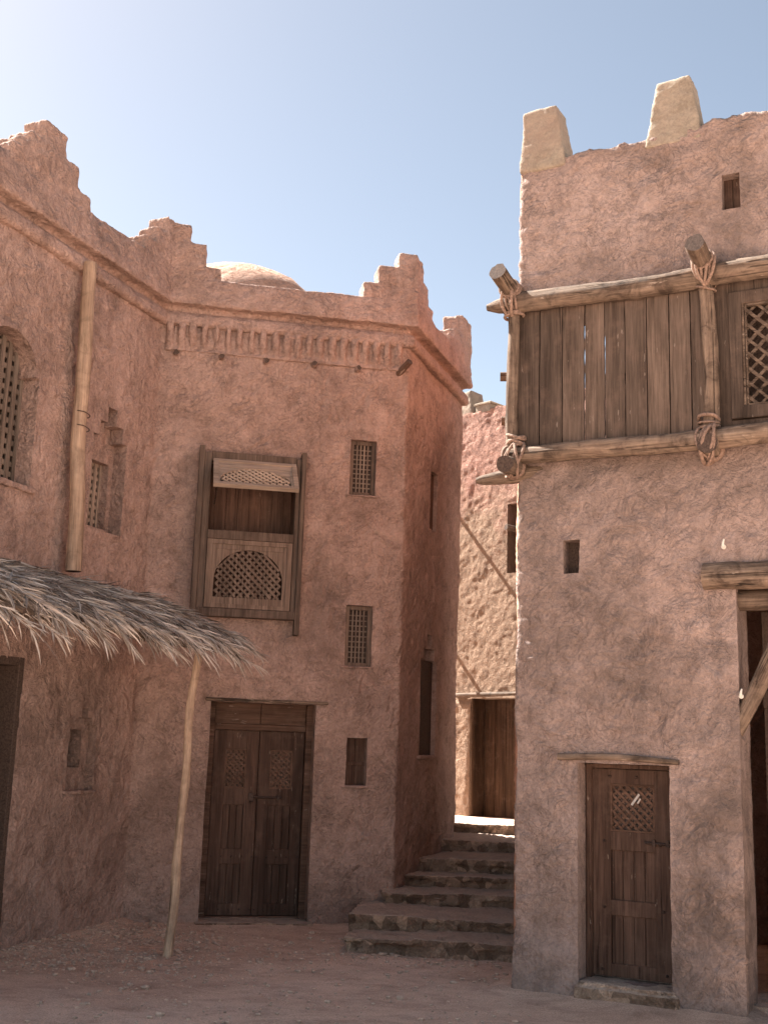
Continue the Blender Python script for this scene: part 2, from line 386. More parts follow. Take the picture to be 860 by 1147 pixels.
def lattice_bars(mb, inside, u0, u1, z0, z1, sp, w, o, th, diag=True):
    """two crossing layers of laths clipped to a shape given by inside(u,z)"""
    cu, cz = (u0+u1)/2, (z0+z1)/2; S = math.hypot(u1-u0, z1-z0)
    for layer, ang in enumerate((45, -45) if diag else (0, 90)):
        d = Vector((math.cos(R(ang)), math.sin(R(ang)))); n = Vector((-d.y, d.x))
        k = int(S/sp)+1
        for i in range(-k, k+1):
            c = Vector((cu, cz))+n*i*sp
            st = [inside(*(c+d*(S*(j/80-.5)*1.1))) and u0 <= (c+d*(S*(j/80-.5)*1.1)).x <= u1 and z0 <= (c+d*(S*(j/80-.5)*1.1)).y <= z1 for j in range(81)]
            if any(st):
                a = st.index(True); b = 80-st[::-1].index(True)
                if b > a:
                    mb.bar(c+d*(S*(a/80-.5)*1.1), c+d*(S*(b/80-.5)*1.1), w*rng.uniform(.85, 1.12), o+layer*th*.9, o+layer*th*.9+th)
yes = lambda u, z: True

def ring(mb, c, axis, r, rr, tilt=0, seg=20, squash=1.0, seed=0):
    ax = Vector(axis).normalized(); a = ax.cross(Vector((0,0,1)))
    if a.length < .1: a = ax.cross(Vector((1,0,0)))
    a.normalize(); b = ax.cross(a)
    pts = [Vector(c)+a*math.cos(t)*r+b*math.sin(t)*r*squash+ax*(math.sin(t+seed)*tilt+.006*noise.noise((t*2, seed, 0))) for t in [2*math.pi*i/seg for i in range(seg+1)]]
    mb.tube(pts, rr, 7, False)

# ------------------------------------------------------------------ ground
def ground_sheet():
    def axis(lo, hi, c):
        xs = []; x = 0.0; st = .09
        while x < 6: xs.append(x); x += st
        while x < 420: xs.append(x); st *= 1.22; x += st
        return sorted(set([c-a for a in xs]+[c+a for a in xs]))
    X = axis(0, 0, 0); Y = axis(0, 0, 10.0); vs = []; fs = []
    for y in Y:
        for x in X:
            n = abs(x) < 9 and abs(y-10) < 9
            p = Vector((x, y, 0))
            z = (.022*noise.noise(p*.9)+.010*noise.noise(p*3.1)+.005*noise.noise(p*8)) if n else 0
            # earth swept up against the walls
            if n:
                q = FM.M.inverted() @ p; w = FL.M.inverted() @ p; r = FR.M.inverted() @ p
                z += .05*math.exp(-max(0, -q.y)/.35)*(q.x < 1.6) + .05*math.exp(-max(0, -w.y)/.35)*(w.x < 0)
                if -1.5 < r.x < .6: z += .035*math.exp(-max(0, -r.y)/.25)
            vs.append((x, y, z-.03))
    nx = len(X)
    for j in range(len(Y)-1):
        for i in range(nx-1): fs.append((j*nx+i, j*nx+i+1, (j+1)*nx+i+1, (j+1)*nx+i))
    mb = MB(); mb.add(vs, fs)
    o = mb.build('ground', GROUND, smooth=True); tag(o, kind='structure'); o['label'] = 'packed reddish earth of the courtyard'
ground_sheet()

# ------------------------------------------------------------------ left house
house = empty('adobe_house', FM.org)
tag(house, 'mauve adobe house on the left with stepped corner merlons, double door and wooden lattice window', 'house')
vL, vC, vD, vE = FL.P(LL, 0, 0).xy, FL.org.xy, FS.org.xy, FS.P(2.42, 0, 0).xy
w = join(moved((lambda m: (m.box(LL, .5, -.85, 0, -.4, 6.9), m)[1])(MB()), FL),
         moved((lambda m: (m.box(-2.0, 1.478, -.85, 0, -.4, 6.9), m)[1])(MB()), FM),
         moved((lambda m: (m.box(-.01, 2.40, -.85, 0, -.4, 6.9), m)[1])(MB()), FS),
         sweep([vL, vC, vD, vE], [(-.25, 6.735), (.14, 6.735), (.105, 7.08), (-.25, 7.06)]))
pl = MB(); pl.box(LL, -.02, -.24, .08, 6.8, 7.16); w = join(w, moved(pl, FL))
cut = []
def C(frame, *boxes, poly=None):
    for bx in boxes:
        m = MB(); m.box(*bx); cut.append((frame, m))
    if poly:
        m = MB(); m.prism(poly[0], poly[1], poly[2]); cut.append((frame, m))
C(FM, (-.60, .545, -.36, .3, -.6, 2.30), (.82, 1.12, -.13, .3, 4.69, 5.34), (.84, 1.14, -.13, .3, 2.74, 3.42), (.90, 1.13, -.22, .3, 1.45, 1.96), (-.80, .235, -.4, .3, 3.4, 5.0))
def arch(cu, hw, ahw, z0, zs, ztop):
    return [(cu-hw, z0), (cu+hw, z0), (cu+hw, zs), (cu+ahw, zs)] + [(cu+ahw*math.cos(a), zs+.05+(ztop-zs-.05)*math.sin(a)) for a in [math.pi*i/16 for i in range(17)]] + [(cu-ahw, zs), (cu-hw, zs)]
C(FL, poly=(arch(-2.47, .42, .36, 4.16, 5.22, 5.58), -.34, .3))
def stepped(u0, u1, z0, z1, zm, zt, a, b):
    c = (u0+u1)/2; w_ = u1-u0
    return [(u0, z0), (u1, z0), (u1, z1), (c+w_*a, z1), (c+w_*a, zm), (c+w_*b, zm), (c+w_*b, zt), (c-w_*b, zt), (c-w_*b, zm), (c-w_*a, zm), (c-w_*a, z1), (u0, z1)]
C(FL, (-.99, -.61, -.33, .3, 4.02, 4.72), (-1.02, -.79, -.36, .3, 1.58, 1.95), (-3.3, -1.90, -.62, .3, -.6, 2.56),
  poly=(stepped(-1.14, -.54, 3.96, 4.94, 5.10, 5.27, .34, .14), -.16, .3))
C(FL, poly=(stepped(-1.13, -.68, 1.36, 2.0, 2.07, 2.16, .3, .12), -.10, .3))
C(FS, (.98, 1.28, -.25, .3, 4.52, 5.26), (.86, 1.30, -.42, .3, 1.82, 2.78), poly=(stepped(.78, 1.42, 1.78, 2.92, 3.06, 3.22, .32, .14), -.13, .3))
plaster(w, 'wall', PL_A, house, W0, .023, cut, seed=1, smooth=2)

# moulded band below the parapet
plaster(sweep([vL, vC, vD, vE], [(-.06, 6.495), (.05, 6.495), (.085, 6.525), (.075, 6.62), (.03, 6.675), (-.06, 6.675)]), 'cornice', PL_A, house, W0, .018, amp=.5, smooth=2, seed=2)
# little fluted corbels under it, front wall only
fz = MB(); fz.box(-1.36, 1.47, -.05, .012, 6.22, 6.52); fz.box(-1.36, 1.47, -.05, .03, 6.205, 6.235)
u = -1.31
while u < 1.44:
    wv = rng.uniform(.036, .046)
    fz.tube([(u+.012, -.0, 6.235), (u, -.024, 6.33), (u-.004, -.044, 6.43), (u, -.058, 6.53)], [wv*.7, wv, wv*1.1, wv*1.15], 8)
    u += rng.uniform(.125, .145)
plaster(fz, 'corbel_frieze', PL_A, house, FM, .015, amp=.7, smooth=3, seed=3)
# merlons
def merlon(name, solids, mat=PL_A, parent=house, seed=0, voxel=.02):
    return plaster(join(*[moved(m, f) for f, m in solids]), name, mat, parent, W0, voxel, amp=1.15, smooth=2, seed=seed)
def boxes(*bs):
    m = MB()
    for b in bs: m.box(*b)
    return m
merlon('merlon', [(FL, boxes((-2.86, -1.62, -.20, .10, 6.98, 7.27), (-2.62, -1.84, -.19, .098, 7.0, 7.50), (-2.42, -2.05, -.18, .096, 7.0, 7.73), (-2.76, -2.5, -.19, .097, 7.0, 7.37)))], seed=4)
merlon('merlon', [(FL, boxes((-.84, -.06, -.20, .10, 6.98, 7.16), (-.62, -.06, -.19, .098, 7.0, 7.33), (-.40, -.06, -.18, .096, 7.0, 7.53), (-.22, -.09, -.18, .094, 7.0, 7.72))),
                  (FM, boxes((-1.36, -.78, -.20, .10, 6.98, 7.23), (-1.37, -.96, -.19, .098, 7.0, 7.50), (-1.38, -1.16, -.18, .096, 7.0, 7.71)))], seed=5)
merlon('merlon', [(FM, boxes((.88, 1.53, -.20, .10, 6.98, 7.25), (1.07, 1.525, -.19, .098, 7.0, 7.47), (1.30, 1.52, -.18, .096, 7.0, 7.67))),
                  (FS, boxes((-.05, .60, -.20, .10, 6.98, 7.20), (-.05, .42, -.19, .098, 7.0, 7.41), (-.05, .18, -.18, .096, 7.0, 7.65)))], seed=6)
merlon('merlon', [(FS, boxes((1.40, 2.43, -.20, .10, 6.98, 7.20), (1.62, 2.425, -.19, .098, 7.0, 7.34), (1.98, 2.42, -.18, .096, 7.0, 7.64)))], seed=7)
# roof and rear
rf = MB(); hB = [FL.P(LL, -.4, 0).xy, FL.P(0, -.4, 0).xy, FM.P(1.3, -.4, 0).xy, FS.P(2.3, -.4, 0).xy, Vector((-2.7, 16.9)), Vector((-7.0, 14.9)), Vector((-8.6, 9.5))]
rf.add([(p.x, p.y, 6.6) for p in hB]+[(p.x, p.y, 6.75) for p in hB], [tuple(range(6, -1, -1)), tuple(range(7, 14))]+[(i, (i+1) % 7, 7+(i+1) % 7, 7+i) for i in range(7)])
rf.build('roof', PL_A, house)
rw = MB()
def wallseg(mb, a, b, t, z0, z1):
    a, b = Vector(a), Vector(b); d = (b-a).normalized(); n = Vector((d.y, -d.x))*t
    q = [a, b, b-n, a-n]
    mb.hexa([(p.x, p.y, z0) for p in q][::-1]+[(p.x, p.y, z1) for p in q][::-1])
pE = FS.P(2.40, -.05, 0).xy
wallseg(rw, pE, (-2.7, 16.9), .4, -.3, 7.0); wallseg(rw, (-2.7, 16.9), (-7.0, 14.9), .4, -.3, 7.0); wallseg(rw, (-7.0, 14.9), (-8.6, 9.5), .4, -.3, 7.0); wallseg(rw, (-8.6, 9.5), tuple(FL.P(LL, -.2, 0).xy), .4, -.3, 7.0)
rw.build('rear_wall', PL_A, house)
ax = MB(); wallseg(ax, (.99, 15.3), (.93, 16.2), 2.2, -.3, 4.2); ax.build('hidden_sun_block', PL_A, house)  # added hidden block that keeps the sun off the upper steps
dm = MB(); pr = []
for i in range(15):
    a = math.pi/2*i/14; pr.append((1.42*math.cos(a), 6.94+1.27*math.sin(a)))
vs = []; sg = 56
for r_, z_ in pr[:-1]:
    for k in range(sg):
        th = 2*math.pi*k/sg; p = Vector((-2.1+r_*math.cos(th), 15.0+r_*math.sin(th), z_)); n = noise.noise(p*2.2)*.02+noise.noise(p*7)*.012
        vs.append(p+Vector((math.cos(th), math.sin(th), .5))*n)
vs.append((-2.1, 15.0, pr[-1][1]))
fs = [(i*sg+k, i*sg+(k+1) % sg, (i+1)*sg+(k+1) % sg, (i+1)*sg+k) for i in range(13) for k in range(sg)]+[(13*sg+k, 13*sg+(k+1) % sg, 14*sg) for k in range(sg)]
dm.add(vs, fs)
cy = MB(); cy.tube([(-2.1, 15, 6.6), (-2.1, 15, 7.05)], 1.45, 48); dm = join(dm, cy)
dm.build('dome', PL_D, house, smooth=True)

# roof beam ends below the frieze
for u_, ln_, up_ in ((-1.24, .07, 0), (-.72, .10, .0), (-.21, .06, 0), (.33, .07, .02), (.86, .09, .01)):
    log('beam_end', FM.P(u_, -.1, 6.19), FM.P(u_+.01, ln_, 6.175+up_), .042, .030, PL_A, house, .012, u_*5, 12, 8, lump=.35)
log('water_spout', FM.P(1.34, -.05, 6.17), FM.P(1.45, .16, 6.29), .042, .040, WDX, house, .004, 3, 12, 8)

# double door
df = MB()
df.box(-.60, -.53, -.35, -.24, -.05, 2.3); df.box(.475, .55, -.35, -.22, -.05, 2.3); df.box(-.53, .475, -.35, -.25, 2.005, 2.07); df.box(-.53, -.03, -.34, -.285, 2.07, 2.3); df.box(-.026, .475, -.34, -.287, 2.07, 2.3); df.box(-.53, .475, -.35, -.25, -.05, .045)
df.build('door_frame', WDX, house, FM, .005)
pnz = ((.17, .58), (.74, 1.20))
def door_leaf(name, frame, parent, u0, u1, z0, z1, o, lat, panels, st=.11, mats=(WD, WDX), sp=.042):
    """stiles, rails, sunk boards and a lattice light"""
    m = MB(); a, b = u0+st, u1-st
    m.box(u0, a, o, o+.05, z0, z1); m.box(b, u1, o, o+.048, z0, z1)
    zs = sorted([(p[0], p[1]) for p in panels]+[lat]); prev = z0
    for q0, q1 in zs+[(z1, z1)]:
        if q0-prev > .01: m.box(a-.002, b+.002, o, o+.044+rng.uniform(0, .008), prev, q0)
        prev = q1
    for q0, q1 in panels:
        k = max(2, round((b-a)/.085)); s = (b-a)/k
        for i in range(k): m.box(a+i*s+.002, a+(i+1)*s-.002, o+.003, o+.018+rng.uniform(0, .008), q0-.004, q1+.004)
    ob = m.build(name, mats[0], parent, frame, .004)
    l = MB(); lattice_bars(l, yes, a, b, lat[0], lat[1], sp, sp*.42, o+.012, .011)
    l.box(a, a+.014, o+.01, o+.046, lat[0], lat[1]); l.box(b-.014, b, o+.01, o+.046, lat[0], lat[1]); l.box(a+.014, b-.014, o+.01, o+.045, lat[0], lat[0]+.014); l.box(a+.014, b-.014, o+.01, o+.045, lat[1]-.014, lat[1])
    l.build('door_lattice', mats[1], ob, frame)
    return ob
lf1 = door_leaf('door_leaf', FM, house, -.525, -.032, .05, 2.0, -.335, (1.38, 1.80), pnz, .135)
lf2 = door_leaf('door_leaf', FM, house, -.026, .470, .05, 2.0, -.335, (1.38, 1.80), pnz, .125)
def studs(frame, parent, pts, o, r=.011):
    m = MB(); m.tube([(0, 0, 0), (0, -.008, 0), (0, -.014, 0)], [r, r*.9, r*.4], 8); me = m.mesh('door_stud'); me.materials.append(IRON)
    for u_, z_ in pts: link('door_stud', me, parent, frame.M @ Matrix.Translation((u_, -o, z_)))
studs(FM, lf1, [(-.49+.11*i, .66) for i in range(5)]+[(-.49+.11*i, .11) for i in range(5)], -.29)
studs(FM, lf2, [(.0+.11*i, .66) for i in range(5)]+[(.0+.11*i, .11) for i in range(5)], -.29)
bl = MB(); bl.tube([(-.10, .265, 1.29), (.24, .265, 1.285)], .012, 8); bl.box(-.12, -.07, -.285, -.25, 1.25, 1.33); bl.box(.19, .215, -.285, -.25, 1.26, 1.31); bl.tube([(-.1, .25, 1.26), (-.105, .245, 1.235), (-.09, .245, 1.22), (-.075, .25, 1.25)], .007, 6)
bl.build('door_bolt', IRON, lf1, FM)
nl = MB(); nl.box(-.66, .68, -.1, .03, 2.302, 2.335); nl.build('door_lintel', LOG, house, FM, .008, jitter=.02)
sl = MB(); sl.box(-.64, .60, -.3, .12, -.1, .03); plaster(sl, 'door_sill', STONE, house, FM, .015, amp=.5, seed=8)

# two barred windows and a blind one on the front, slit on the side
def barred(frame, parent, u0, u1, z0, z1, o):
    m = MB(); t_ = .035
    m.box(u0-.01, u0+t_, o, o+.05, z0-.01, z1+.01); m.box(u1-t_, u1+.01, o, o+.05, z0-.01, z1+.01); m.box(u0+t_, u1-t_, o, o+.048, z1-t_, z1+.01); m.box(u0+t_, u1-t_, o, o+.048, z0-.01, z0+t_)
    ob = m.build('window_frame', WM, parent, frame, .004)
    b = MB(); n = 4
    for i in range(1, n+1):
        x = u0+t_+(u1-u0-2*t_)*i/(n+1); b.box(x-.007, x+.007, o+.018, o+.034, z0+t_-.01, z1-t_+.01)
    k = 9
    for j in range(1, k+1):
        z = z0+t_+(z1-z0-2*t_)*j/(k+1); b.box(u0+t_-.01, u1-t_+.01, o+.010, o+.0185, z-.007, z+.007)
    b.build('window_bars', WL, ob, frame)
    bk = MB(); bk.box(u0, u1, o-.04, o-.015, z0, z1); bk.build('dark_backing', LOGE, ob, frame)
    s = MB(); s.box(u0-.06, u1+.05, -.03, .025, z0-.035, z0-.005); plaster(s, 'window_sill', PL_A, parent, frame, .012, amp=.5, seed=int(z0*9))
barred(FM, house, .83, 1.11, 4.70, 5.33, -.105)
barred(FM, house, .85, 1.13, 2.75, 3.41, -.105)
bb = MB(); bb.box(.89, 1.02, -.2, -.16, 1.44, 1.97); bb.box(1.023, 1.14, -.2, -.163, 1.44, 1.97); bb.box(.89, 1.14, -.161, -.15, 1.66, 1.70); bb.build('shutter_or_shade_panel', WD, house, FM, .003)
s_ = MB(); s_.box(.86, 1.17, -.03, .02, 1.42, 1.445); plaster(s_, 'window_sill', PL_A, house, FM, .012, amp=.5, seed=77)
bb = MB(); bb.box(.985, 1.275, -.09, -.05, 4.525, 5.255); bb.build('shutter_or_shade_panel', WD, house, FS, .003)
bb = MB(); bb.box(.79, 1.098, -.09, -.05, 1.79, 2.91); bb.box(1.102, 1.41, -.09, -.053, 1.79, 2.91); bb.build('shutter_or_shade_panel', LOGE, house, FS, .003)  # black panel set in the niche to stand in for its shade

# pierced screens in the long wall
def pierced(frame, parent, u0, u1, z0, z1, o, nu, nz, inside=yes):
    m = MB(); su = (u1-u0)/nu; sz = (z1-z0)/nz
    for i in range(nu+1): m.box(u0+i*su-su*.26, u0+i*su+su*.26, o, o+.022, z0-.02, z1+.02)
    for j in range(nz+1): m.box(u0-.02, u1+.02, o-.018, o+.004+.006*(j % 2), z0+j*sz-sz*.25, z0+j*sz+sz*.25)
    ob = m.build('window_screen', WL, parent, frame, .002)
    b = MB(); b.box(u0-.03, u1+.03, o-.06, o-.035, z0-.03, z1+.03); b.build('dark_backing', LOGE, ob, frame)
pierced(FL, house, -2.88, -2.06, 4.18, 5.60, -.21, 8, 14)
pierced(FL, house, -.98, -.62, 4.03, 4.71, -.27, 4, 9)
bb = MB(); bb.box(-1.03, -.78, -.35, -.31, 1.57, 1.96); bb.build('shutter_or_shade_panel', LOGE, house, FL)  # black panel stands in for the shade deep in the hole
s_ = MB(); s_.box(-2.95, -1.98, -.05, .03, 4.10, 4.16); plaster(s_, 'window_sill', PL_A, house, FL, .014, amp=.6, seed=31)
s_ = MB(); s_.box(-1.16, -.64, -.05, .03, 1.325, 1.365); plaster(s_, 'window_sill', PL_A, house, FL, .014, amp=.6, seed=32)
s_ = MB(); s_.box(.72, 1.46, -.05, .03, 1.74, 1.785); plaster(s_, 'window_sill', PL_A, house, FS, .014, amp=.6, seed=33)
sd = MB()
for i in range(9): sd.box(-3.28+.153*i, -3.132+.153*i, -.60, -.56-rng.uniform(0, .006), 0, 2.55)
sd.box(-3.28, -1.9, -.56, -.53, .4, .52); sd.box(-3.28, -1.9, -.56, -.53, 1.9, 2.02)
sd.build('plank_door', WD, house, FL, .003)
ln_ = MB(); ln_.box(-1.96, -1.885, -.60, .0, -.05, 2.58); ln_.box(-3.3, -1.96, -.60, .0, 2.50, 2.58); ln_.build('door_frame', LOGE, house, FL, .006)  # near-black lining added so the opening reads dark

# the wooden lattice window with its upper flap propped open
bw = MB()
bw.box(-.895, -.835, .0, .15, 3.235, 5.10); bw.box(.245, .30, .0, .15, 3.04, 5.10)
bw.box(-.835, -.755, .0, .12, 3.26, 5.03); bw.box(.19, .245, .0, .12, 3.26, 5.03)
bw.box(-.755, .19, .0, .10, 4.94, 5.05); bw.box(-.755, .19, .0, .135, 4.06, 4.16); bw.box(-.835, .245, .0, .142, 3.205, 3.295)
lat_w = bw.build('lattice_window', WM, house, FM, .006, jitter=.004)
def lunette(cu, hw, z0, h, spring):  # arched top outline points
    return [(cu+hw*math.cos(a), z0+spring+(h-spring)*math.sin(a)) for a in [math.pi*i/18 for i in range(19)]]
def panel(parent, name, mat, matl, u0, u1, z0, z1, cu, hw, lz0, lh, spring, o, M=None, frame=FM, sp=.055, wf=.5):
    fr = frame
    m = MB(); st = .07
    m.box(u0, cu-hw-.01, o, o+.035, z0, z1); m.box(cu+hw+.01, u1, o, o+.0352, z0, z1)
    m.box(cu-hw-.01, cu+hw+.01, o, o+.034, z0, lz0); m.box(cu-hw-.01, cu+hw+.01, o, o+.034, lz0+lh, z1)
    arc = lunette(cu, hw+.01, lz0, lh, spring)
    mid = len(arc)//2
    m.prism(arc[:mid+1]+[(cu, lz0+lh+.002), (cu+hw+.01, lz0+lh+.002)], o, o+.028)
    m.prism(arc[mid:]+[(cu-hw-.01, lz0+lh+.002), (cu, lz0+lh+.002)], o, o+.0285)
    # raised border and nailed strips
    m.box(u0, u0+.055, o+.035, o+.05, z0, z1); m.box(u1-.055, u1, o+.035, o+.05, z0, z1)
    m.box(u0+.055, u1-.055, o+.034, o+.049, z1-.05, z1); m.box(u0+.055, u1-.055, o+.034, o+.049, z0, z0+.045)
    def ins(u, z):
        if not (cu-hw <= u <= cu+hw and z >= lz0): return False
        if z <= lz0+spring: return True
        return ((u-cu)/hw)**2+((z-lz0-spring)/(lh-spring))**2 <= 1.0
    l = MB(); lattice_bars(l, ins, cu-hw-.004, cu+hw+.004, lz0-.004, lz0+lh+.004, sp, sp*wf, o+.006, .011)
    return m, l
m, l = panel(lat_w, 'p', WG, WGX, -.75, .185, 3.30, 4.055, -.285, .365, 3.42, .53, .19, .085)
pn = m.build('fixed_panel', WM, lat_w, FM, .003); l.build('lattice_lunette', WM, lat_w, FM)
# flap: hinged at the top edge, swung outwards
fz0 = Frame(FM.P(0, .10, 4.93), FM.az); fz0.M = fz0.M @ Matrix.Rotation(R(-46), 4, 'X')
m, l = panel(lat_w, 'p', WP, WP, -.74, .185, -.53, -.005, -.28, .375, -.46, .31, .05, .0, sp=.052, wf=.36)
m.build('open_flap', WP, lat_w, fz0, .003)['label'] = 'flap propped open, lightened as if skylit'; l.build('flap_lattice', WP, lat_w, fz0)
m = MB(); m.box(-.69, .13, -.016, -.004, -.50, -.10); m.build('dark_backing', LOGE, lat_w, fz0)  # black sheet behind the flap, stands in for shade in its holes
bk = MB()
for i in range(8): bk.box(-.81+.131*i, -.682+.131*i, -.33-.004*(i % 2), -.3, 3.4, 5.0)
bk.box(-.80, -.755, -.3, -.005, 3.4, 5.0); bk.box(.192, .235, -.3, -.005, 3.4, 5.0)
bk.build('back_boards', WD, lat_w, FM, .002)
pp = MB(); pp.tube([(-.7, -.1, 4.45), (-.69, -.30, 4.60)], .008, 6); pp.build('flap_stay', IRON, lat_w, FM)

# ------------------------------------------------------------------ tower on the right
tower = empty('adobe_tower', FR.P(-1.3, 0, 0), FR.az)
tag(tower, 'pink adobe tower house on the right with a boarded log balcony and two beige merlons', 'house')
w = MB(); w.box(-1.30, 3.2, -.45, 0, -.4, 7.25)
tops = [(-1.30, 7.2)]; x = -1.30
pr = [(-1.30, 7.0), (3.2, 7.0)]; n_ = 60
for i in range(n_+1):
    u_ = 3.2-4.5*i/n_; pr.append((u_, 7.27+.05*noise.noise((u_*3, 0, 3))+.025*noise.noise((u_*11, 4, 0))+(.03 if u_ > .4 else 0)))
w.prism(pr, -.45, 0)
w2 = MB(); w2.box(0, LENR-.03, -.45, -.02, -.4, 7.24)
wt = moved(w, FR)
plaster(moved(w2, FRS), 'side_wall', PL_S, tower, W0, .035, seed=19)
# flared foot of the jamb and rounded skirt
sk = MB(); sk.box(-1.30, -.78, -.1, .03, -.3, .35); sk.box(.04, .56, -.1, .035, -.3, .4); sk.box(.3, .575, -.43, .02, -.3, 1.0); wt = join(wt, moved(sk, FR))
cut = []
C(FR, (-.745, .0, -.33, .4, .11, 1.80), (.555, 2.6, -.7, .4, -.6, 3.22), (.53, .68, -.16, .3, 6.44, 6.76), (-.87, -.73, -.2, .3, 3.37, 3.66), (-1.18, 2.2, -.7, .3, 4.50, 5.74))
plaster(wt, 'wall', PL_R, tower, W0, .024, cut, seed=11, amp=1.1, smooth=2)
# roof, floor and the rest of the shell
sh = MB(); sh.box(-1.2, 3.1, -1.6, -.40, 6.5, 6.65); sh.box(-1.0, 3.1, -3.6, -.40, 4.05, 4.28); sh.box(3.0, 3.2, -3.6, -.4, -.3, 7.1); sh.box(-.2, 3.1, -3.7, -3.5, -.3, 4.2)
sh.build('inner_shell', PL_R, tower, FR)
fl = MB(); fl.box(.5, 3.0, -3.5, -.3, -.2, .03); fl.build('room_floor', GROUND, tower, FR)
def trap(m, b0, b1, t0, t1, z0, z1, o0, o1, ti):
    m.hexa([(b0, -o1, z0), (b1, -o1, z0), (b1, -o0, z0), (b0, -o0, z0), (t0, -o1+ti, z1-.02), (t1, -o1+ti, z1), (t1, -o0-ti, z1+.01), (t0, -o0-ti, z1-.01)])
m = MB(); trap(m, -1.30, -.85, -1.28, -.95, 7.15, 7.81, -.36, .01, .03); plaster(m, 'merlon', PL_C, tower, FR, .018, amp=.55, seed=13, smooth=2)
m = MB(); trap(m, -.13, .38, -.02, .275, 7.15, 7.80, -.36, .005, .03); plaster(m, 'merlon', PL_C, tower, FR, .018, amp=.55, seed=14, smooth=2)
# small windows
bb = MB(); bb.box(.52, .60, -.15, -.11, 6.43, 6.77); bb.box(.603, .69, -.15, -.113, 6.43, 6.77); bb.build('shutter_or_shade_panel', WD, tower, FR, .003)
bb = MB(); bb.box(-.88, -.72, -.19, -.15, 3.36, 3.67); bb.build('shutter_or_shade_panel', LOGE, tower, FR)  # black panel stands in for the shade inside this window
# balcony boards
edges = [-1.29, -1.08, -.87, -.67, -.49, -.31, -.12, .07, .25, .43]
for i, (a, b) in enumerate(zip(edges, edges[1:])):
    g0 = .0055; g1 = .0055
    m = MB(); k = 26; L_, R_ = [], []
    for j in range(k+1):
        z = 4.44+1.36*j/k
        wob = .003 if i not in (2, 3, 4) else .008
        L_.append((a+max(.0006, g0-.001+wob*noise.noise((z*9, i, 1))), z)); R_.append((b-max(.0006, g1-.001+wob*noise.noise((z*9, i+1, 1))), z))
    oo = rng.uniform(0, .02)
    for j in range(k):
        (l0, z0), (l1, z1), (r0, _), (r1, _) = L_[j], L_[j+1], R_[j], R_[j+1]
    m.prism(L_[::-1]+R_ if False else [*R_, *L_[::-1]], -.008+oo, .022+oo)
    o = m.build('balcony_plank', WG, tower, FR)
for e in edges[1:-1]:
    if e not in (-.67, -.49):
        m = MB(); m.box(e-.03, e+.03, -.055, -.022, 4.45, 5.76); m.build('gap_blocker', LOGE, tower, FR, .003)  # black strips added to stop light through the gaps, so they read dark
# log frame
log('balcony_beam', FR.P(-1.56, .10, 5.835), FR.P(2.4, .10, 5.83), .088, .098, LOG, tower, .025, 2, 18, 40, tip=(-.08,))
log('balcony_beam', FR.P(-1.38, .10, 4.425), FR.P(2.4, .10, 4.43), .08, .092, LOG, tower, .03, 5, 18, 40)
log('beam_end', FR.P(-1.66, .06, 4.23), FR.P(-1.05, -.1, 4.31), .070, .075, LOG, tower, .01, 8, 16, 16, tip=(-.5,))
log('balcony_post', FR.P(-1.318, .075, 4.36), FR.P(-1.312, .075, 5.78), .056, .054, LOG, tower, .012, 4, 16, 22)
log('balcony_post', FR.P(.405, .075, 4.40), FR.P(.40, .075, 5.80), .066, .058, LOG, tower, .025, 6, 16, 22)
ends = [((-1.30, -.2, 5.86), (-1.33, .44, 6.02), .082), ((.40, -.2, 5.88), (.385, .46, 5.98), .082), ((-1.27, -.2, 4.33), (-1.30, .30, 4.30), .082), ((.40, -.2, 4.34), (.405, .24, 4.34), .085)]
for i, (a, b, r_) in enumerate(ends):
    e = log('beam_end', FR.P(*a), FR.P(*b), r_, r_*.95, LOG, tower, .008, i+20, 18, 14)
    rp = MB(); A = Vector((a[0], -a[1], a[2])); B = Vector((b[0], -b[1], b[2])); D_ = (B-A).normalized()
    zc = 5.825 if i < 2 else 4.425
    c0 = Vector(((a[0]+b[0])/2, -.10, (zc+A.lerp(B, .5).z)/2))
    for k in range(6):
        ring(rp, c0+Vector((rng.uniform(-.02, .02), rng.uniform(-.02, .02), rng.uniform(-.015, .02))), (rng.uniform(.5, 1)*(1 if k % 2 else -1), .35, rng.uniform(-.25, .25)), .112+.007*k, rng.uniform(.010, .017), .025, 22, 1.15, seed=i*5+k)
    for k in range(3):
        ring(rp, A.lerp(B, .52+.045*k), D_, r_*1.06, rng.uniform(.009, .015), .012, 20, 1.0, seed=i*9+k)
    cp = Vector((a[0]-.01, -.07, zc+(-.10 if i < 2 else .10)))
    for k in range(3): ring(rp, cp+Vector((0, 0, .035*k)), (.15*(-1)**k, 0, 1), .082, rng.uniform(.009, .016), .02, 20, 1.0, seed=i*4+k)
    rp.build('rope_lashing', ROPE, e, FR, smooth=True)
# rear pole tips of the balcony on the alley side
for zz, uu, out in ((5.42, LENR-.75, .17), (5.05, LENR-1.0, .16), (4.9, LENR-1.35, .12)):
    log('beam_end', FRS.P(uu, -.1, zz), FRS.P(uu, out, zz+.0), .05, .045, LOG, tower, .004, zz, 12, 6)
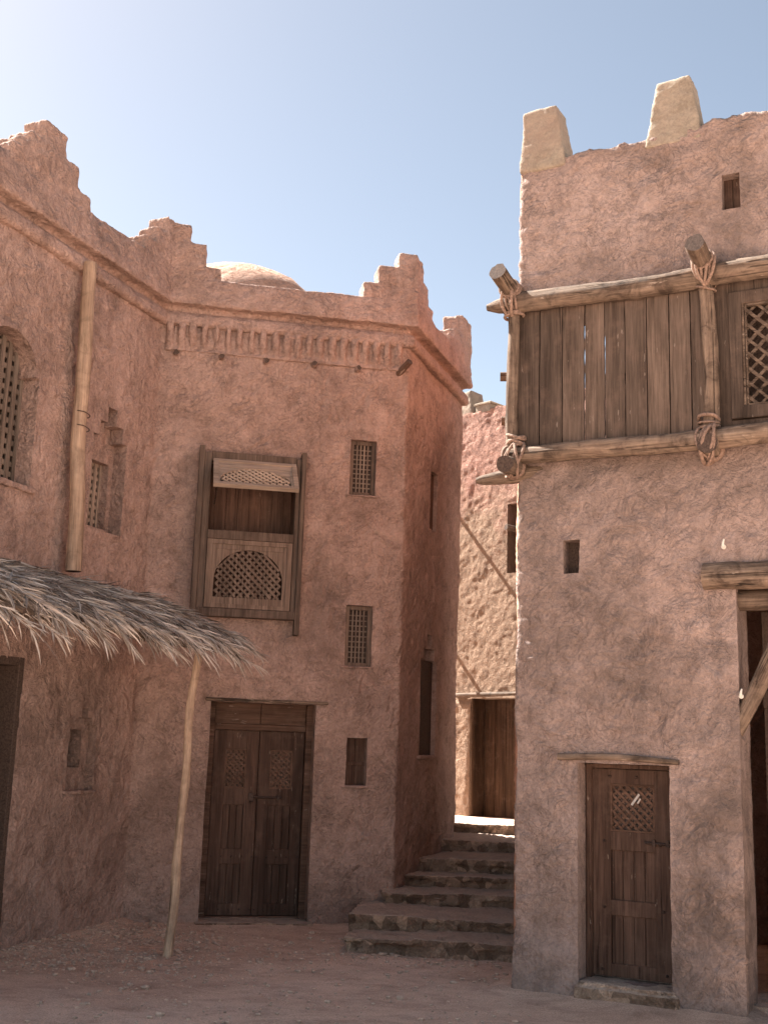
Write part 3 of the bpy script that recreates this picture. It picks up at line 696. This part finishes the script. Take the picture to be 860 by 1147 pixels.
# lattice window in the balcony
m = MB(); m.box(.44, .565, -.06, .012, 4.46, 5.78); m.box(.565, 1.5, -.06, .010, 5.68, 5.78); m.box(.565, 1.5, -.06, .014, 4.46, 4.58)
m.box(.565, .665, -.05, .045, 4.585, 5.675); m.box(1.27, 1.37, -.05, .045, 4.585, 5.675); m.box(.665, 1.27, -.05, .043, 5.565, 5.675); m.box(.665, 1.27, -.05, .043, 4.585, 4.69); m.box(1.37, 1.5, -.06, .012, 4.585, 5.675)
bwn = m.build('lattice_window', WG, tower, FR, .005)
l = MB(); lattice_bars(l, yes, .668, 1.268, 4.692, 5.562, .088, .024, -.02, .014)
l.box(.667, .685, -.02, .03, 4.69, 5.565); l.box(.69, .703, -.02, .02, 4.69, 5.565); l.box(1.25, 1.268, -.02, .03, 4.69, 5.565); l.box(.703, 1.25, -.02, .028, 5.545, 5.564); l.box(.703, 1.25, -.02, .028, 4.691, 4.706)
l.build('lattice', LOG, bwn, FR)
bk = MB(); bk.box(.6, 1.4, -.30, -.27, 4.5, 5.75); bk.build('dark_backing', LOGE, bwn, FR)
# lower door
fr_ = MB(); fr_.box(-.742, -.70, -.325, -.21, .11, 1.80); fr_.box(-.03, .003, -.325, -.25, .11, 1.80); fr_.box(-.70, -.03, -.325, -.23, 1.765, 1.80)
fr_.build('door_frame', WD, tower, FR, .004)
dl = door_leaf('door_leaf', FR, tower, -.698, -.032, .13, 1.76, -.31, (1.26, 1.64), ((.23, .60), (.72, 1.11)), .15, sp=.046)
studs(FR, dl, [(-.55, 1.70), (-.33, 1.70), (-.14, 1.17), (-.60, .66), (-.12, .66), (-.62, .18), (-.10, .18), (-.60, 1.18)], -.262, .013)
bt = MB(); bt.tube([(-.26, .245, 1.185), (.02, .245, 1.18)], .011, 8); bt.box(-.20, -.175, -.265, -.235, 1.16, 1.21); bt.box(-.09, -.065, -.265, -.235, 1.16, 1.21); bt.build('door_bolt', IRON, dl, FR)
pz = MB(); pz.bar((-.375, 1.475), (-.31, 1.565), .018, -.278, -.274); pz.bar((-.325, 1.49), (-.30, 1.53), .012, -.278, -.275); pz.build('paper_scrap', PAPER, dl, FR)
log('door_lintel', FR.P(-.90, .035, 1.845), FR.P(.09, .04, 1.835), .030, .022, LOG, tower, .015, 3, 12, 18)
st = MB(); st.box(-.76, .06, -.28, .075, -.15, .085); st.box(-.73, .03, -.3, .03, .05, .118); plaster(st, 'door_step', STONE, tower, FR, .014, amp=.6, seed=17)
# big doorway at the right edge
log('gate_lintel', FR.P(.31, .03, 3.30), FR.P(3.0, .05, 3.35), .105, .12, LOG, tower, .02, 7, 18, 24)
log('gate_lintel', FR.P(.50, -.14, 3.125), FR.P(2.8, -.14, 3.12), .085, .075, LOG, tower, .01, 9, 16, 20)
log('gate_brace', FR.P(.44, -.10, 1.98), FR.P(1.12, .06, 3.28), .060, .078, LOG, tower, .02, 11, 16, 20)
gd = MB()
for i in range(12): gd.box(.62+.16*i, .775+.16*i, -.80, -.765-rng.uniform(0, .01), .06, 3.1)
gd.box(.62, 2.55, -.765, -.73, .5, .64); gd.box(.62, 2.55, -.765, -.73, 2.3, 2.44); gd.bar((.66, .7), (2.4, 2.25), .12, -.765, -.735)
gd.build('plank_door', LOGE, tower, FR, .003)
for (u_, z_) in ((.47, 3.555), (.575, 2.37)):
    hk = MB(); hk.tube([(u_, .03, z_-.015), (u_, -.04, z_-.012), (u_+.004, -.055, z_+.008), (u_+.012, -.05, z_+.04)], [.013, .012, .010, .006], 8); hk.tube([(u_, .0, z_-.016), (u_, -.018, z_-.015)], .019, 10)
    hk.build('peg', CERA, tower, FR, smooth=True)

# ------------------------------------------------------------------ house at the end of the alley
back = empty('alley_house', FB.org, FB.az)
tag(back, 'sunlit red adobe house closing the alley behind the stone steps', 'house')
w = MB(); pr = [(-3.2, -.3), (3.4, -.3)]
for i in range(61):
    u_ = 3.4-6.6*i/60; pr.append((u_, 7.13+.05*noise.noise((u_*4, 9, 0))+.03*noise.noise((u_*12, 2, 0))))
w.prism(pr, -.6, 0); w.box(-.35, .25, -.2, .035, -.2, 2.55)
cut = []; C(FB, (.24, 1.25, -.75, .4, -.4, 2.62), (.88, 1.3, -.35, .4, 4.48, 5.54))
plaster(w, 'wall', PL_B, back, FB, .026, cut, seed=21, amp=.75, fine=1.0, smooth=2)
m = MB(); m.box(-3.1, 3.3, -4.2, -.5, 6.7, 6.85); m.box(-3.2, -2.9, -4.2, -.5, -.3, 7.0); m.box(3.1, 3.4, -4.2, -.5, -.3, 7.0); m.box(-3.1, 3.3, -4.4, -4.1, -.3, 7.0); m.build('rear_wall', PL_B, back, FB)
for a, b, c_, d_, z in ((-.32, .16, -.25, .06, 7.52), (.80, 1.28, .88, 1.2, 7.85)):
    m = MB(); trap(m, a, b, c_, d_, 7.0, z, -.4, -.02, .03); plaster(m, 'merlon', PL_C, back, FB, .02, amp=.6, seed=int(a*10)+30)
m = MB(); m.box(.22, .52, -.35, .0, 7.08, 7.21); m.box(.2, .54, -.37, .02, 7.205, 7.245); m.build('roof_block', PL_C, back, FB, .01)
log('door_lintel', FB.P(-.05, .04, 2.665), FB.P(1.5, .06, 2.70), .035, .03, LOG, back, .01, 2, 12, 14)
m = MB()
for i in range(5): m.box(.26+.2*i, .455+.2*i, -.36-.004*(i % 2), -.31, .85, 2.62)
m.box(.215, .262, -.30, -.02, .85, 2.62); m.build('plank_door', mat_wood('shade_brown_plank', (.035,.020,.013), (.085,.050,.032), 'z'), back, FB, .003)  # added jamb lining and darkened planks stand in for the doorway's shade
m = MB(); m.box(.87, 1.31, -.33, -.28, 4.47, 5.55); m.build('shutter_or_shade_panel', WD, back, FB)
log('beam_end', FB.P(1.1, -.3, 5.13), FB.P(.98, .16, 5.15), .05, .045, LOG, back, .004, 2, 12, 8)
log('drain_pole', FB.P(-.36, -.2, 5.78), FB.P(-.40, .52, 5.80), .032, .03, LOG, back, .006, 2, 12, 8)
log('drain_pole', FB.P(-.26, -.2, 3.48), FB.P(-.28, .22, 3.50), .03, .028, LOG, back, .006, 3, 12, 8)

# ------------------------------------------------------------------ stone steps and the alley path
steps = empty('stone_steps', (.6, 11.4, 0))
tag(steps, 'worn stone steps of seven treads climbing into the alley between the two houses', 'steps')
ST = [(.125, (-.22, 11.50), (1.6, 11.22)), (.25, (-.19, 12.0), (1.7, 11.80)), (.37, (.14, 12.86), (1.9, 12.80)), (.50, (.30, 13.45), (2.0, 13.35)), (.635, (.5, 13.92), (2.1, 13.72)), (.77, (.7, 14.85), (2.2, 14.70)), (.90, (.85, 16.0), (2.6, 15.96))]
prevz = -.12
for i, (z, a, b) in enumerate(ST):
    a, b = Vector(a), Vector(b); d = (b-a); ln = d.length; az = math.atan2(d.y, d.x); F_ = Frame((a.x, a.y, 0), az)
    dep = (1.7, 1.3, .95, .75, 1.2, 1.4, .8)[i]
    m = MB(); m.box(.02, ln, -dep, -.02, prevz-.1, z-.03)
    x = -.0
    while x < ln:                        # rubble in the riser
        wd = rng.uniform(.09, .26); hh = z-prevz
        if i in (0, 5, 6) or rng.random() < .7:
            zt = z-.045-rng.uniform(0, .03); m.box(x+.008, min(ln, x+wd)-.006, -.12, rng.uniform(-.03, .022), prevz+rng.uniform(-.05, .03), zt)
        x += wd
    x = -.03; 
    while x < ln:                        # tread slabs
        wd = rng.uniform(.35, .8); m.box(x, min(ln, x+wd)-.004, -dep, rng.uniform(-.005, .045), z-rng.uniform(.045, .07), z+rng.uniform(-.016, .006)); x += wd
    if i < 2:
        s0 = -.0
        y = .02
        while y < dep-.1:
            wd = rng.uniform(.1, .25); m.box(rng.uniform(-.03, .01), .2, -y-wd+.01, -y, prevz-.05, z-.05); y += wd
    plaster(m, 'step', STONE, steps, F_, .0135, amp=.8, smooth=1, seed=40+i, fine=1.3)
    prevz = z-.02
pa = MB(); q = [(.9, 16.5), (3.2, 16.5), (7.5, 19.0), (7.5, 26), (-4, 26), (-4, 18.2), (.9, 16.4)]
vs = []; fs = []
nx, ny = 60, 50
for j in range(ny+1):
    for i in range(nx+1):
        x = -3.5+12*i/nx; y = 16.45+12*j/ny
        vs.append((x, y, .893+.012*noise.noise((x*2, y*2, 3))))
fs = [(j*(nx+1)+i, j*(nx+1)+i+1, (j+1)*(nx+1)+i+1, (j+1)*(nx+1)+i) for j in range(ny) for i in range(nx) if not (-3.5+12*i/nx < .75 and 16.45+12*j/ny < 17.6)]
pa.add(vs, fs); o = pa.build('alley_path', GROUND, smooth=True); tag(o, kind='structure'); o['label'] = 'sunlit earth path at the top of the steps'

# ------------------------------------------------------------------ palm awning
aw = empty('palm_awning', FL.P(-1.155, 1.27, 0), FL.az)
tag(aw, 'lean-to awning of dry grey palm fronds on a crooked post against the long wall', 'awning')
log('ridge_log', FL.P(-4.15, .10, 3.36), FL.P(-.86, .10, 3.30), .085, .07, LOG, aw, .03, 3, 16, 40)
log('eave_pole', FL.P(-4.9, 1.33, 2.81), FL.P(-.62, 1.36, 2.76), .045, .04, LOG, aw, .03, 5, 14, 40)
for i in range(5): log('rafter', FL.P(-.95-.7*i, .08, 3.30), FL.P(-.95-.7*i+rng.uniform(-.1, .1), 1.50, 2.78), .028, .024, LOG, aw, .02, i, 10, 14)
def post():
    P, Q = FL.P(-1.155, 1.27, -.12), FL.P(-1.08, 1.36, 2.80)
    o = log('post', P, Q, .044, .036, LOGP, aw, .038, 15, 16, 46, lump=.16)
    k = MB(); M = world_of[o.name]
    return o
post()
log('post', FL.P(-4.72, 1.30, -.12), FL.P(-4.68, 1.36, 2.84), .05, .042, LOGP, aw, .05, 9, 16, 40, lump=.14)
def slope_z(o): return 3.34-(o-.05)*.365
def frond(i, u, o0, yaw, ln, lift, droop, parent=aw, leaf=.36, nl=44):
    mb = MB(); pts = []; K = 12
    for k in range(K+1):
        f = k/K; o_ = o0+ln*f*math.cos(yaw); uu = u+ln*f*math.sin(yaw)
        z_ = slope_z(o_)+lift-droop*f**2.4*ln*.5+.02*noise.noise((f*3, i, 0))
        pts.append(Vector((uu+.03*noise.noise((f*2, i, 4)), -o_, z_)))
    mb.tube(pts, [.011*(1-.75*k/K) for k in range(K+1)], 6)
    rr = random.Random(i)
    for k in range(nl):
        f = .10+.90*k/nl; x = f*K; a = int(x); a = min(a, K-1); p = pts[a].lerp(pts[a+1], x-a); t = (pts[a+1]-pts[a]).normalized()
        side = t.cross(Vector((0, 0, 1))).normalized(); up = side.cross(t)
        for s in (-1, 1):
            ang = R(rr.uniform(12, 58)); l_ = leaf*rr.uniform(.7, 1.25)*(1-.35*f)
            d = (t*math.cos(ang)+side*s*math.sin(ang)+up*rr.uniform(-.14, .34)).normalized()
            wv = side.cross(d); n = d.cross(Vector((rr.uniform(-1, 1), rr.uniform(-1, 1), rr.uniform(-.4, 1)))).normalized()*rr.uniform(.0035, .007)
            dr = rr.uniform(.06, .40)*l_*(.45+.7*f*f)
            q = [p, p+d*l_*.4-Vector((0, 0, dr*.15)), p+d*l_*.75-Vector((0, 0, dr*.55)), p+d*l_*.98-Vector((0, 0, dr*1.1))]
            mb.add([q[0]-n*.6, q[0]+n*.6, q[1]+n, q[1]-n, q[2]+n*.8, q[2]-n*.8, q[3]], [(0,1,2,3), (3,2,4,5), (5,4,6)])
    return mb.build('palm_frond', FROND, parent, FL)
i = 0
for layer in range(3):
    u = -4.3
    while u < -.62:
        u += rng.uniform(.15, .22)
        if u > -.70: break
        frond(100+i, u, rng.uniform(.02, .25)+.12*layer, R(rng.uniform(-8, 30)), rng.uniform(1.30, 1.62)-.10*layer, .03+.035*layer+rng.uniform(0, .03), rng.uniform(.06, .26)); i += 1
for k in range(10):                      # short pieces hanging over the eave
    u = -3.9+3.2*k/9+rng.uniform(-.1, .1)
    frond(300+k, u, 1.22+rng.uniform(-.1, .1), R(rng.uniform(-15, 35)), rng.uniform(.3, .45), .03, rng.uniform(.7, 1.6), leaf=.26, nl=22)
for k in range(16):                      # loose fronds thrown across the others
    frond(500+k, -4.0+3.3*k/15+rng.uniform(-.1, .1), rng.uniform(.35, .95), R(rng.choice((-1, 1))*rng.uniform(30, 75)), rng.uniform(.5, .9), .10+rng.uniform(0, .03), rng.uniform(.1, .4), leaf=.28, nl=30)
bt = MB(); bt.tube([(-3.9, -.2, 3.34), (-2.4, -.22, 3.35), (-1.2, -.22, 3.28), (-.9, -.16, 3.27)], .012, 6); bt.build('binding_cane', LOGP, aw, FL, smooth=True)

# ------------------------------------------------------------------ pole leaning on the long wall
P, Q = FL.P(-1.50, .16, 3.44), FL.P(-1.615, .13, 6.57)
lp = log('leaning_pole', P, Q, .077, .066, LOGP, None, .02, 4, 18, 40, lump=.06)
tag(lp, 'smooth peeled tan pole standing on the awning log against the long left wall', 'pole')
fr_ = Frame((0, 0, 0), 0); fr_.M = world_of[lp.name]
for x in (1.42, 1.56):
    wr = MB(); ring(wr, (x, .0, .005), (1, 0, 0.12), .078, .0045, .012, 24); wr.build('wire_tie', IRON, lp, fr_, smooth=True)

# ------------------------------------------------------------------ loose gravel
gv = MB(); rr = random.Random(3)
def pebble(x, y, r):
    vs = []; ph = rr.uniform(0, 6)
    for zf, rf_ in ((-.3, .7), (.25, 1.0), (.6, .55)):
        for k in range(6):
            a = ph+k*math.pi/3; q = r*rf_*rr.uniform(.75, 1.2); vs.append((x+q*math.cos(a), y+q*math.sin(a)*.85, r*zf*.9))
    gv.add(vs, [(k, (k+1) % 6, 6+(k+1) % 6, 6+k) for k in range(6)]+[(6+k, 6+(k+1) % 6, 12+(k+1) % 6, 12+k) for k in range(6)]+[tuple(range(12, 18))])
for k in range(2600):
    if k < 1500: p = FL.P(rr.uniform(-2.2, -.05)+rr.gauss(0, .2), abs(rr.gauss(.2, .9)), 0)
    elif k < 2350: p = Vector((rr.uniform(-2.4, 1.2), rr.uniform(8.4, 12.6), 0))
    else: p = Vector((rr.uniform(-.5, 1.2), 11.3+rr.gauss(0, .25), 0))
    z = .022*noise.noise(Vector((p.x, p.y, 0))*.9)
    q = FM.M.inverted() @ p
    if q.y > -.08: continue
    b0 = len(gv.v); pebble(p.x, p.y, min(.04, .0075*math.exp(abs(rr.gauss(0, .6)))))
    wq = FL.M.inverted() @ p
    zz = z-.03+.05*math.exp(-max(0, -q.y)/.35)+.05*math.exp(-max(0, -wq.y)/.35)
    for j in range(b0, len(gv.v)): v = gv.v[j]; gv.v[j] = (v[0], v[1], v[2]+zz+.004)
g = gv.build('gravel', PEB); tag(g, 'loose pale gravel strewn round the awning post and wall foot', 'gravel', kind='stuff')

# ------------------------------------------------------------------ light, sky, camera
EL, SX, SY = R(49), -.835, .55
sun_dir = Vector((SX*math.cos(EL), SY*math.cos(EL), math.sin(EL)))
sd = bpy.data.lights.new('sun', 'SUN'); sd.energy = 5.0; sd.angle = R(.5); sd.color = (1.0, .95, .88)
so = bpy.data.objects.new('sun', sd); col.objects.link(so); so.rotation_euler = sun_dir.to_track_quat('Z', 'Y').to_euler(); so.location = (-20, 15, 30)
wd = bpy.data.worlds.new('World'); scene.world = wd; wd.use_nodes = True; t = wd.node_tree
sk = t.nodes.new('ShaderNodeTexSky'); sk.sky_type = 'NISHITA'; sk.sun_disc = False; sk.sun_elevation = EL; sk.sun_rotation = math.atan2(SX, SY)
sk.altitude = 2000; sk.air_density = .75; sk.dust_density = 3.2; sk.ozone_density = 0.1
tn = t.nodes.new('ShaderNodeMix'); tn.data_type = 'RGBA'; tn.blend_type = 'MULTIPLY'; tn.inputs[0].default_value = 1; tn.inputs[7].default_value = (1.20, 1.0, .75, 1)   # warm tint on the skylight, serving as white balance
t.links.new(sk.outputs[0], tn.inputs[6]); t.links.new(tn.outputs[2], t.nodes['Background'].inputs[0]); t.nodes['Background'].inputs[1].default_value = .055

cd = bpy.data.cameras.new('camera'); cam = bpy.data.objects.new('camera', cd); col.objects.link(cam)
f, pi_, ro = 1300., .19764, .03248
c, s = math.cos(ro), math.sin(ro); cp, sp = math.cos(pi_), math.sin(pi_)
rt = Vector((c, -sp*s, cp*s)); up = Vector((-s, -sp*c, cp*c)); fw = Vector((0, cp, sp))
cam.matrix_world = Matrix(((rt.x, up.x, -fw.x, 0), (rt.y, up.y, -fw.y, 0), (rt.z, up.z, -fw.z, 1.9), (0, 0, 0, 1)))
cd.sensor_fit = 'HORIZONTAL'; cd.sensor_width = 36; cd.lens = f/860*36; cd.clip_end = 2000
scene.camera = cam
scene.render.engine = 'CYCLES'
scene.cycles.max_bounces = 7; scene.cycles.diffuse_bounces = 5
scene.view_settings.view_transform = 'Standard'; scene.view_settings.look = 'None'; scene.view_settings.exposure = 2.62; scene.view_settings.gamma = 1.0
